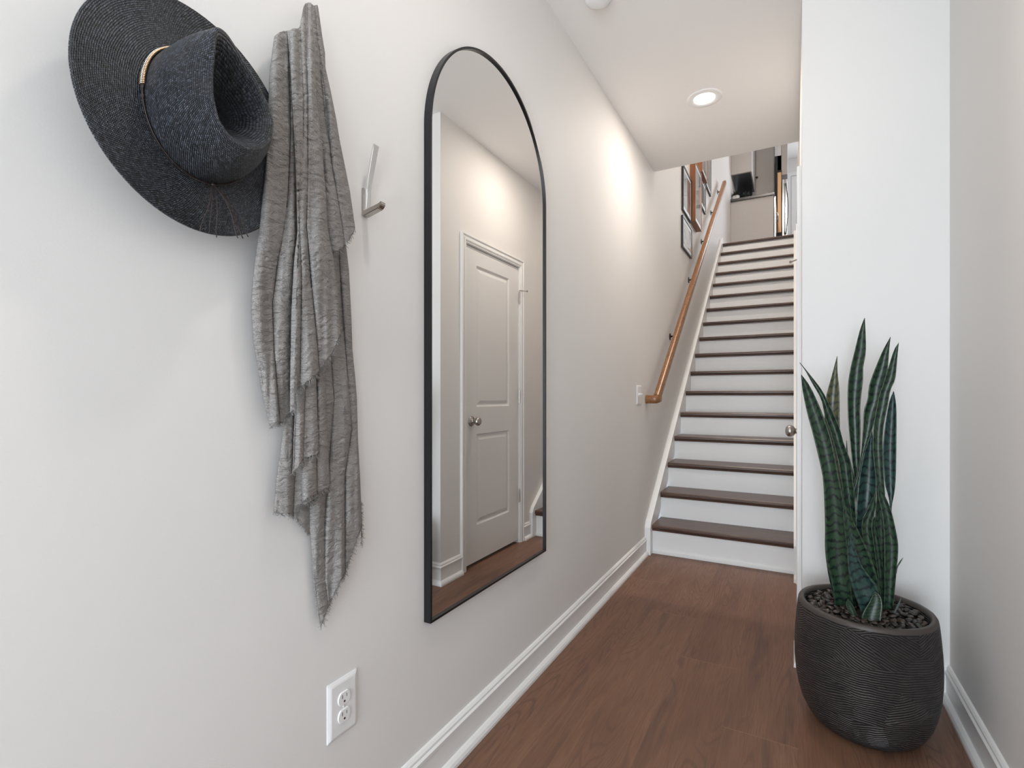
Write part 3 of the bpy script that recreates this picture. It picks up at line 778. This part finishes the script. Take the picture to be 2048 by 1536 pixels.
def leaf_mat(nm, a, b, stripe):
    m = mat(nm, a, .33); n = N(m); u, v, _ = n.sep(n.uv())
    ob = n.n('ObjectInfo').outputs['Random'] if False else None
    jag = n.noise(n.comb(n.math('MULTIPLY', u, 38.), n.math('MULTIPLY', v, 30.)), 1., 3., .7)
    big = n.noise(n.comb(n.math('MULTIPLY', u, 1.6), n.math('MULTIPLY', v, 9.)), 1., 2.)
    ph = n.math('ADD', n.math('MULTIPLY', v, 82.), n.math('ADD', n.math('MULTIPLY', jag, 2.2), n.math('MULTIPLY', big, 7.)))
    s_ = n.math('SINE', n.math('MULTIPLY', ph, 2.4))
    mott = n.ramp(n.noise(n.comb(n.math('MULTIPLY', u, 5.), n.math('MULTIPLY', v, 18.)), 1., 3.), [(.35, a), (.65, b)])
    c = n.mix(n.ramp(s_, [(.42, (0, 0, 0)), (.72, (1, 1, 1))]), mott, stripe)
    e = n.math('ABSOLUTE', n.math('SUBTRACT', u, .5)); c = n.mix(n.math('MULTIPLY', n.math('GREATER_THAN', e, .48), .5), c, (.08, .10, .045))
    n.col(c); n.b.inputs['Specular IOR Level'].default_value = .45
    n.bump(n.noise(n.comb(n.math('MULTIPLY', u, 30.), n.math('MULTIPLY', v, 3.)), 1., 2.), .25, .001); return m
M_leaf = leaf_mat('snake_leaf', (.013, .036, .020), (.030, .064, .030), (.005, .010, .010))
M_leafb = leaf_mat('snake_leaf_blue', (.013, .038, .032), (.028, .066, .054), (.005, .011, .014))
M_leafy = leaf_mat('snake_leaf_olive', (.060, .070, .030), (.115, .105, .050), (.022, .030, .020))
plant = thing('snake_plant', 'snake plant with tall dark green banded leaves rising from the black planter', 'plant', (PX, PY, .375))
pl_o = Vector((PX, PY, .375))
K_ = .3647
def zc(lst): return [(1560+x*K_, 620+y*K_) for x, y in lst]
def leaf(left, right, ys, m, trough=.22, twist=0., px=False):
    """left/right edges base->tip as traced points, ys = depth at base, tip"""
    Lp, Rp = (left, right) if px else (zc(left), zc(right))
    def resample(P, n):
        P = [Vector((*p, 0)) for p in P]; 
        # catmull smoothing
        Q = []
        for i in range(len(P)-1):
            p0, p1, p2, p3 = P[max(i-1, 0)], P[i], P[i+1], P[min(i+2, len(P)-1)]
            for k in range(8):
                t = k/8; Q.append(.5*((2*p1)+(-p0+p2)*t+(2*p0-5*p1+4*p2-p3)*t*t+(-p0+3*p1-3*p2+p3)*t**3))
        Q.append(P[-1]); d = [0]
        for a, b in zip(Q, Q[1:]): d.append(d[-1]+(b-a).length)
        out = []; j = 0
        for i in range(n):
            x = d[-1]*i/(n-1)
            while j < len(d)-2 and d[j+1] < x: j += 1
            f = (x-d[j])/max(1e-9, d[j+1]-d[j]); out.append(Q[j].lerp(Q[j+1], f))
        return out
    n, K = 46, 9; A, B = resample(Lp, n), resample(Rp, n); V, U, F = [], [], []
    length = 0
    for side in (0, 1):
        for i in range(n):
            t = i/(n-1); y0 = ys[0]+(ys[1]-ys[0])*t
            if i and side == 0: length += (A[i]+B[i]-A[i-1]-B[i-1]).length/2/540.
            wm = (B[i]-A[i]).length/1015*1.9
            for k in range(K):
                s = k/(K-1); p = A[i].lerp(B[i], s)
                dep = y0 + wm*trough*(1-(2*s-1)**2) + twist*wm*(s-.5) + .0022*(1 if side else 0)*min(1, (1-t)*12+.05)*(1 if 0 < k < K-1 else .2)
                V.append(ony(p.x, p.y, dep)-pl_o); U.append((s, t))
    sc = max(.3, length)
    U = [(s, t*sc) for s, t in U]
    for side in (0, 1):
        o = side*n*K
        for i in range(n-1):
            for k in range(K-1): F.append((o+i*K+k, o+i*K+k+1, o+(i+1)*K+k+1, o+(i+1)*K+k))
    o = n*K
    for i in range(n-1):
        F.append((i*K, (i+1)*K, o+(i+1)*K, o+i*K)); F.append((i*K+K-1, (i+1)*K+K-1, o+(i+1)*K+K-1, o+i*K+K-1))
    for k in range(K-1): F.append((k, k+1, o+k+1, o+k)); F.append(((n-1)*K+k, (n-1)*K+k+1, o+(n-1)*K+k+1, o+(n-1)*K+k))
    ob = pieces('leaf', V, F, m, plant, True, U)
    bm = bmesh.new(); bm.from_mesh(ob.data); bmesh.ops.recalc_face_normals(bm, faces=bm.faces); bm.to_mesh(ob.data); bm.free()
    return ob
Y_ = PY
leaf([(300,1620),(285,1500),(250,1350),(246,1150),(238,960),(225,870),(185,700),(150,570),(125,450),(115,358)], [(400,1620),(392,1536),(372,1250),(350,1050),(320,900),(285,720),(245,600),(205,500),(160,410),(117,354)], (Y_-.045, Y_-.10), M_leaf)
leaf([(375,1620),(365,1300),(350,1060),(322,850),(285,700),(248,590),(225,490),(175,400),(140,335),(107,290)], [(430,1620),(420,1200),(408,1010),(398,920),(388,830),(350,730),(325,640),(270,520),(230,440),(165,355),(110,288)], (Y_-.0, Y_-.03), M_leaf, .3)
leaf([(350,1620),(330,1200),(280,900),(246,700),(244,590),(252,480),(278,380),(312,255)], [(420,1620),(405,1200),(380,900),(335,700),(328,600),(326,450),(316,340),(315,253)], (Y_+.02, Y_+.05), M_leafy, .2)
leaf([(445,1600),(430,1200),(410,950),(398,850),(385,730),(373,600),(371,430),(386,320),(410,220),(438,110),(462,45)], [(500,1600),(480,1200),(455,950),(440,850),(442,650),(441,520),(456,380),(456,320),(471,230),(470,130),(465,42)], (Y_+.03, Y_+.06), M_leaf)
leaf([(395,1560),(380,1300),(372,1100),(374,1030),(412,930),(442,800),(454,650),(460,550),(480,490),(487,420),(512,345),(560,230),(604,149)], [(440,1560),(425,1300),(408,1150),(420,1000),(440,900),(460,800),(500,680),(522,600),(548,520),(570,420),(590,330),(600,210),(607,146)], (Y_-.01, Y_+.01), M_leaf, .2)
leaf([(530,1600),(520,1200),(530,1000),(520,880),(508,760),(510,680),(518,600),(540,480),(560,420),(592,320),(625,220),(650,180)], [(590,1600),(585,1300),(578,1050),(566,850),(564,700),(572,620),(592,520),(606,440),(632,380),(642,280),(652,176)], (Y_+.02, Y_-.015), M_leaf, .2)
leaf([(430,1600),(412,1300),(415,1150),(428,950),(450,830),(478,730),(500,655)], [(520,1600),(515,1300),(518,1120),(530,990),(532,900),(520,780),(504,652)], (Y_+.0, Y_+.02), M_leafb)
leaf([(595,1560),(612,1300),(600,1060),(575,950),(564,800),(568,700),(582,590),(600,500),(621,448)], [(618,1560),(622,1300),(612,1100),(628,1000),(636,900),(639,700),(638,530),(624,444)], (Y_+.02, Y_+.01), M_leafb)
leaf([(568,1640),(572,1536),(572,1400),(570,1250),(560,1120),(540,1020),(543,952)], [(622,1640),(630,1536),(640,1430),(649,1310),(640,1230),(610,1100),(572,1010),(546,950)], (Y_-.03, Y_-.03), M_leaf)
leaf([(470,1640),(430,1530),(390,1400),(366,1300),(350,1180),(343,1040)], [(552,1620),(545,1520),(520,1420),(490,1330),(450,1250),(400,1150),(346,1036)], (Y_-.05, Y_-.075), M_leaf, .15)
leaf([(455,1690),(425,1600),(395,1520),(376,1430),(370,1320),(378,1250),(392,1215)], [(540,1680),(545,1600),(535,1520),(500,1470),(455,1410),(420,1330),(402,1260),(394,1213)], (Y_-.075, Y_-.085), M_leafb, .12)
leaf([(500,1640),(480,1450),(460,1300),(448,1170),(480,1090),(520,1003)], [(560,1640),(540,1450),(520,1300),(505,1180),(526,1080),(522,1000)], (Y_-.02, Y_-.03), M_leaf)
leaf([(540,1640),(525,1450),(508,1300),(503,1200),(518,1136)], [(590,1640),(580,1540),(571,1450),(556,1320),(540,1220),(520,1133)], (Y_+.01, Y_+.0), M_leaf)
leaf([(560,1640),(556,1400),(545,1280),(538,1225),(556,1170)], [(600,1640),(590,1400),(572,1290),(566,1230),(558,1168)], (Y_+.03, Y_+.03), M_leaf)
leaf([(300,1600),(270,1480),(250,1350),(246,1250),(254,1150)], [(350,1600),(320,1480),(290,1350),(270,1250),(256,1148)], (Y_-.02, Y_-.03), M_leafb)
leaf([(385,1100),(370,900),(362,780),(365,716)], [(400,1100),(385,900),(372,780),(367,714)], (Y_+.035, Y_+.035), M_leaf)
leaf([(395,1100),(390,950),(388,890),(390,850)], [(415,1100),(410,950),(404,900),(392,848)], (Y_+.03, Y_+.03), M_leaf)
leaf([(635,1440),(640,1410),(655,1380),(675,1357)], [(640,1445),(646,1412),(662,1385),(677,1356)], (Y_-.03, Y_-.03), M_leaf, .1)
q7 = lambda L: [(1600+x*.1465, 1140+y*.1465) for x, y in L]
leaf(q7([(860,700),(838,645),(880,540),(940,450),(985,360),(1018,290)]), q7([(1105,700),(1118,600),(1127,480),(1110,385),(1070,330),(1022,288)]), (Y_-.105, Y_-.085), M_leaf, .12, 0, True)
leaf(q7([(690,600),(640,520),(630,460),(650,392)]), q7([(780,640),(760,560),(710,460),(654,390)]), (Y_-.09, Y_-.085), M_leaf, .12, 0, True)
leaf(q7([(1270,590),(1310,500),(1350,430),(1383,370)]), q7([(1300,590),(1340,510),(1370,440),(1386,368)]), (Y_-.05, Y_-.04), M_leaf, .1, 0, True)
# ---------------------------------------------------------------- pictures on the staircase wall
M_mat = mat('picture_mat', (.75, .76, .77), .5)
def art_mat(nm, cols, sc):
    m = mat(nm, cols[0], .08); n = N(m); f = n.noise(n.obj(), sc, 2, .5, .6)
    n.col(n.ramp(f, [(.35, cols[0]), (.5, cols[1]), (.65, cols[2])])); n.b.inputs['Coat Weight'].default_value = 1.; n.b.inputs['Coat Roughness'].default_value = .03; return m
M_art = [art_mat('print_dark', ((.10, .11, .13), (.35, .36, .38), (.55, .55, .56)), 4), art_mat('print_blue', ((.30, .42, .55), (.55, .62, .68), (.70, .60, .58)), 3), art_mat('print_pale', ((.62, .62, .6), (.72, .72, .7), (.5, .52, .54)), 6)]
M_blackwood = mat('black_frame_wood', (.03, .03, .032), .4)
def picture(label, y0, y1, z0, z1, dep, m, art, bw):
    p = thing('picture_frame', label, 'picture', (WL, (y0+y1)/2, (z0+z1)/2), 'pictures on the staircase wall')
    hy, hz = (y1-y0)/2, (z1-z0)/2
    bm = bmesh.new()
    box(bm, (0, -hy, -hz), (dep, -hy+bw, hz)); box(bm, (0, hy-bw, -hz), (dep, hy, hz))
    box(bm, (0, -hy+bw, -hz), (dep, hy-bw, -hz+bw)); box(bm, (0, -hy+bw, hz-bw), (dep, hy-bw, hz))
    link('frame', bm, m, p)
    bx('mat_board', (.001, -hy+bw, -hz+bw), (dep-.006, hy-bw, hz-bw), M_mat, p)
    k = .035 if hy > .15 else .02
    bx('print', (dep-.0065, -hy+bw+k, -hz+bw+k), (dep-.0045, hy-bw-k, hz-bw-k), art, p)
    return p
picture('tall black-framed picture on staircase wall, the nearest upper one', 4.804, 5.230, 2.790, 3.205, .02, M_blackwood, M_art[0], .014)
picture('small black-framed picture on staircase wall, the lowest one', 4.784, 5.252, 2.445, 2.735, .02, M_blackwood, M_art[2], .014)
picture('deep brown wooden-framed picture, largest on the staircase wall', 5.235, 5.615, 2.810, 3.40, .055, M_oak, M_art[1], .010)
picture('small black-framed picture behind the deep brown one on staircase wall', 5.80, 6.155, 3.162, 3.48, .02, M_blackwood, M_art[1], .014)
picture('upper brown-framed picture just under the ceiling edge on staircase wall', 5.66, 5.998, 3.46, 4.02, .055, M_oak, M_art[2], .012)
picture('farthest black-framed picture near top of the handrail', 6.19, 6.583, 3.512, 4.1, .02, M_blackwood, M_art[2], .012)
# ---------------------------------------------------------------- upper storey kitchen seen over the top stair
M_cab = mat('grey_cabinet_paint', (.56, .54, .52), .5); M_counter = mat('black_counter', (.035, .035, .038), .25)
CZ = UP+1.075
def up(u, v, y): return ony(u, v, y)
cab = thing('kitchen_cabinet', 'grey-white lower kitchen cabinet at top of the stairs', 'cabinet', (-.57, 8.93, UP))
XL, XRr = -.895, up(1547, 400, 8.9).x
bx('cabinet_body', (XL+.57, -.0, .0), (XRr+.57, .62, CZ-UP-.04), M_cab, cab)
ct = tag(bx('countertop', (XL, 8.9, CZ-.04), (XRr+.012, 9.6, CZ), M_counter, None, .003), 'black countertop on the lower kitchen cabinet upstairs', 'countertop')
uc = thing('wall_cabinet', 'grey-white upper kitchen cabinet hanging under ceiling upstairs', 'cabinet', (-.7, 9.0, UP+1.45))
za = up(1480, 347, 9.0).z
xr1 = up(1503, 340, 9.0).x
bx('cabinet_body', (XL+.7, .02, za-UP-1.45+.0), (xr1+.7, 1.0, UC-UP-1.45-.3), M_cab, uc)
bx('cabinet_door', (XL+.7, .0, za-UP-1.45+.004), (xr1+.7-.004, .02, UC-UP-1.45-.31), M_cab, uc)
M_bottom = mat('dark_splash_and_shade', (.035, .034, .036), .25)  # splash colour, also used to paint the shade beneath the wall cabinet
bx('underside_shade', (XL+.7+.012, .03, za-UP-1.45-.006), (xr1+.7-.018, .98, za-UP-1.45+.001), M_bottom, uc)  # thin dark sheet standing in for the shade under the cabinet
struct(bx('trim_1', (WL, 9.98, CZ), (xr1+.02, 10.02, za), M_bottom))
tall = thing('tall_cabinet', 'tall grey pantry cabinet between wall cabinet and refrigerator', 'cabinet', (-.4, 9.6, UP))
xt1 = up(1512, 340, 9.9).x; xt2 = up(1549, 340, 9.9).x
bx('cabinet_body', (xt1+.4-.06, .32, 0), (xt2+.4, .7, UC-UP-.3), M_cab, tall)
bx('cabinet_door', (xt1+.4, .30, .1), (xt2+.4-.01, .32, UC-UP-.32), M_cab, tall, .002)
p = up(1513.5, 354, 9.85)
V, F = join([tube_v([(p.x+.4, .30, p.z-UP), (p.x+.4, .26, p.z-UP)], .008, 8), tube_v([(p.x+.4-.02, .26, p.z-UP), (p.x+.4+.02, .26, p.z-UP)], .013, 8)])
pieces('cabinet_knob', V, F, M_dark, tall)
# countertop objects
pp = ony(1472, 409, 9.1)
hp = thing('herb_pot', 'small white pot holding dark leafy herb on black countertop', 'pot', (pp.x, 9.1, CZ))
V, F = lathe([(0, 0), (.048, 0), (.054, .01), (.058, .10), (.055, .105), (.05, .10), (.048, .06), (0, .06)], 24); pieces('pot_body', V, F, M_white, hp)
M_herb = mat('dark_herb', (.03, .045, .03), .6)
def leafcluster(n, cx, cy, cz, r, L_, rr):
    V, F = [], []
    for i in range(n):
        a = rr.uniform(0, 2*PI); e = rr.uniform(-.2, 1.3); d = Vector((math.cos(a)*math.cos(e), math.sin(a)*math.cos(e), math.sin(e)))
        b = Vector((cx, cy, cz))+d*r*rr.uniform(.3, 1); s = d.cross(Vector((0, 0, 1))).normalized()*L_*.28; k = len(V)
        V += [b, b+d*L_*.5+s, b+d*L_, b+d*L_*.5-s, b+d*L_*.5+Vector((0, 0, .004))]
        F += [(k, k+1, k+4), (k+1, k+2, k+4), (k+2, k+3, k+4), (k+3, k, k+4)]
    return V, F
V, F = leafcluster(60, 0, 0, .10, .06, .05, random.Random(1)); pieces('foliage', V, F, M_herb, hp)
pp = ony(1495, 404, 9.15)
fb = thing('trailing_plant', 'dark leafy plant in low grey bowl on black countertop', 'plant', (pp.x, 9.15, CZ))
V, F = lathe([(0, 0), (.05, 0), (.085, .05), (.08, .052), (.05, .02), (0, .02)], 24); pieces('bowl', V, F, M_steel, fb)
V, F = leafcluster(70, -.03, 0, .05, .08, .06, random.Random(2)); pieces('foliage', V, F, M_herb, fb)
# oven range below, refrigerator and tall built-in unit on the kitchen side (fronts face right)
rg = thing('dishwasher', 'stainless dishwasher at right end of the black countertop', 'dishwasher', (XRr+.002, 8.95, UP))
bx('side_panel', (.0, .0, .0), (.006, .62, CZ-UP-.045), M_dark, rg)
bx('front_panel', (.006, .02, .1), (.024, .62, CZ-UP-.05), M_steel, rg, .003)
V, F = tube_v([(.024, .06, .78), (.045, .07, .78), (.05, .3, .79), (.045, .57, .78), (.024, .58, .78)], .008, 8); pieces('handle', V, F, M_steel, rg)
M_warm = mat('painted_warm_reflection', (.62, .38, .20), .35, .3)  # floor's warm reflection in stainless steel, painted as base colour
ya = 9.75
def zz(v): return up(1560, v, ya).z-UP
def xx(u): return up(u, 400, ya).x
ov = thing('tall_appliance', 'tall narrow built-in oven end with black trim and painted warm floor reflection', 'appliance', (xx(1552), ya, UP))  # stainless front; the reflection on it is a separate coloured panel
bx('appliance_body', (xx(1549.5)-xx(1552), .02, 0), (xx(1563)-xx(1552), .5, zz(310)), M_dark, ov)
bx('appliance_trim', (xx(1550)-xx(1552), 0, zz(474)), (xx(1563.5)-xx(1552), .02, zz(340)), M_dark, ov, .003)
bx('warm_reflection', (xx(1555)-xx(1552), -.012, zz(465)), (xx(1562.5)-xx(1552), .0, zz(345)), M_warm, ov, .003)
fg = thing('refrigerator', 'stainless refrigerator with long bowed handle beyond the oven', 'refrigerator', (xx(1564), ya+.05, UP))
x2, x3 = xx(1570)-xx(1564), xx(1574.5)-xx(1564)
bx('side_panel', (0, .03, 0), (x3-.004, .5, zz(357)), M_dark, fg)
bx('door_panel', (0, 0, .06), (x2-.003, .03, zz(358)), M_steel, fg, .005); bx('door_panel', (x2+.001, 0, .06), (x3, .03, zz(358)), M_steel, fg, .005)
zh0, zh1 = zz(468), zz(368)
for x0_, xb in ((x2-.012, 0), (x2+.012, .034)):
    V, F = tube_v([(x0_, 0, zh0)]+[(x0_+xb*math.sin(PI*i/14), -.035-.02*math.sin(PI*i/14), zh0+(zh1-zh0)*i/14) for i in range(15)]+[(x0_, 0, zh1)], .006, 8); pieces('handle', V, F, M_blackmetal if xb else M_steel, fg)
fc = thing('refrigerator_cabinet', 'cream cabinet above the refrigerator', 'cabinet', (xx(1555), ya+.02, UP+zz(352)+.02))
bx('cabinet_body', (0, .02, 0), (xx(1575)-xx(1555), .4, .8), M_cab, fc)
bx('cabinet_door', (0.002, 0, .0), (xx(1562)-xx(1555), .02, .79), M_trim, fc); bx('cabinet_door', (xx(1562.6)-xx(1555), 0, .0), (xx(1574.5)-xx(1555), .02, .79), M_cab, fc)
# door_2 in the far wall
d2 = struct(bpy.data.objects.new('door_2', None)); C.objects.link(d2); d2.location = (-.02, 11.4, UP)
bm = bmesh.new(); box(bm, (-.10, -.02, 0), (-.03, 0, 2.28)); box(bm, (.7, -.02, 0), (.77, 0, 2.28)); box(bm, (-.03, -.02, 2.21), (.7, 0, 2.28))
link('door_casing', bm, M_trim, d2)
bx('door_panel', (-.02, -.012, .01), (.69, -.001, 2.2), M_trim, d2)
V, F = lathe([(0, -.06), (.02, -.05), (.025, -.04), (.01, -.02), (.02, -.013), (0, -.012)], 16, 'y', (.0, 0, .95)); pieces('door_knob', V, F, M_nickel, d2)
# newel and landing rail on the right side of the stairwell
nw = thing('newel_post', 'dark wood newel post at top right of the stairs', 'post', (WR+.03, 7.66, UP))
bx('post', (-.03, -.045, 0), (.05, .045, .42), M_tread, nw, .004)
# ---------------------------------------------------------------- ceiling fittings
dlg = thing('recessed_downlight', 'lit round recessed downlight in ceiling ahead of the stairs', 'ceiling light', (-.431, 2.966, CEIL))
V, F = lathe([(.055, -.001), (.058, -.005), (.085, -.0045), (.092, -.001), (.092, 0)], 48); pieces('trim_ring', V, F, M_white, dlg)
M_lamp = mat('lamp_lens', (1, 1, 1), .5); M_lamp.node_tree.nodes['Principled BSDF'].inputs['Emission Color'].default_value = (1, .93, .84, 1)
M_lamp.node_tree.nodes['Principled BSDF'].inputs['Emission Strength'].default_value = 14.
V, F = lathe([(0, -.0035), (.054, -.0035), (.056, -.001)], 48); pieces('lens', V, F, M_lamp, dlg)
def disk(name, loc, power, col):
    l = bpy.data.lights.new(name, 'AREA'); l.shape = 'DISK'; l.size = .11; l.energy = power; l.color = col
    o = bpy.data.objects.new(name, l); C.objects.link(o); o.location = loc; return o
disk('downlight_lamp', (-.431, 2.966, CEIL-.006), 7., (1, .88, .78))
disk('entry_downlight_lamp', (-.30, .8, CEIL-.006), 5, (1, .92, .84))
disk('entry_downlight_lamp', (-.20, -1.6, CEIL-.006), 8, (1, .92, .84))
disk('stairs_downlight_lamp', (-.43, 4.9, UC-.01), 64, (1, .89, .78))
disk('landing_downlight_lamp', (-.3, 7.9, UC-.01), 3, (1, .89, .78))
sd = thing('smoke_detector', 'round white smoke detector at top edge of the picture', 'smoke detector', (-.70, 1.985, CEIL))
V, F = lathe([(0, -.036), (.035, -.036), (.048, -.030), (.054, -.020), (.056, -.004), (.060, -.003), (.060, 0)], 48); pieces('cover', V, F, M_white, sd)
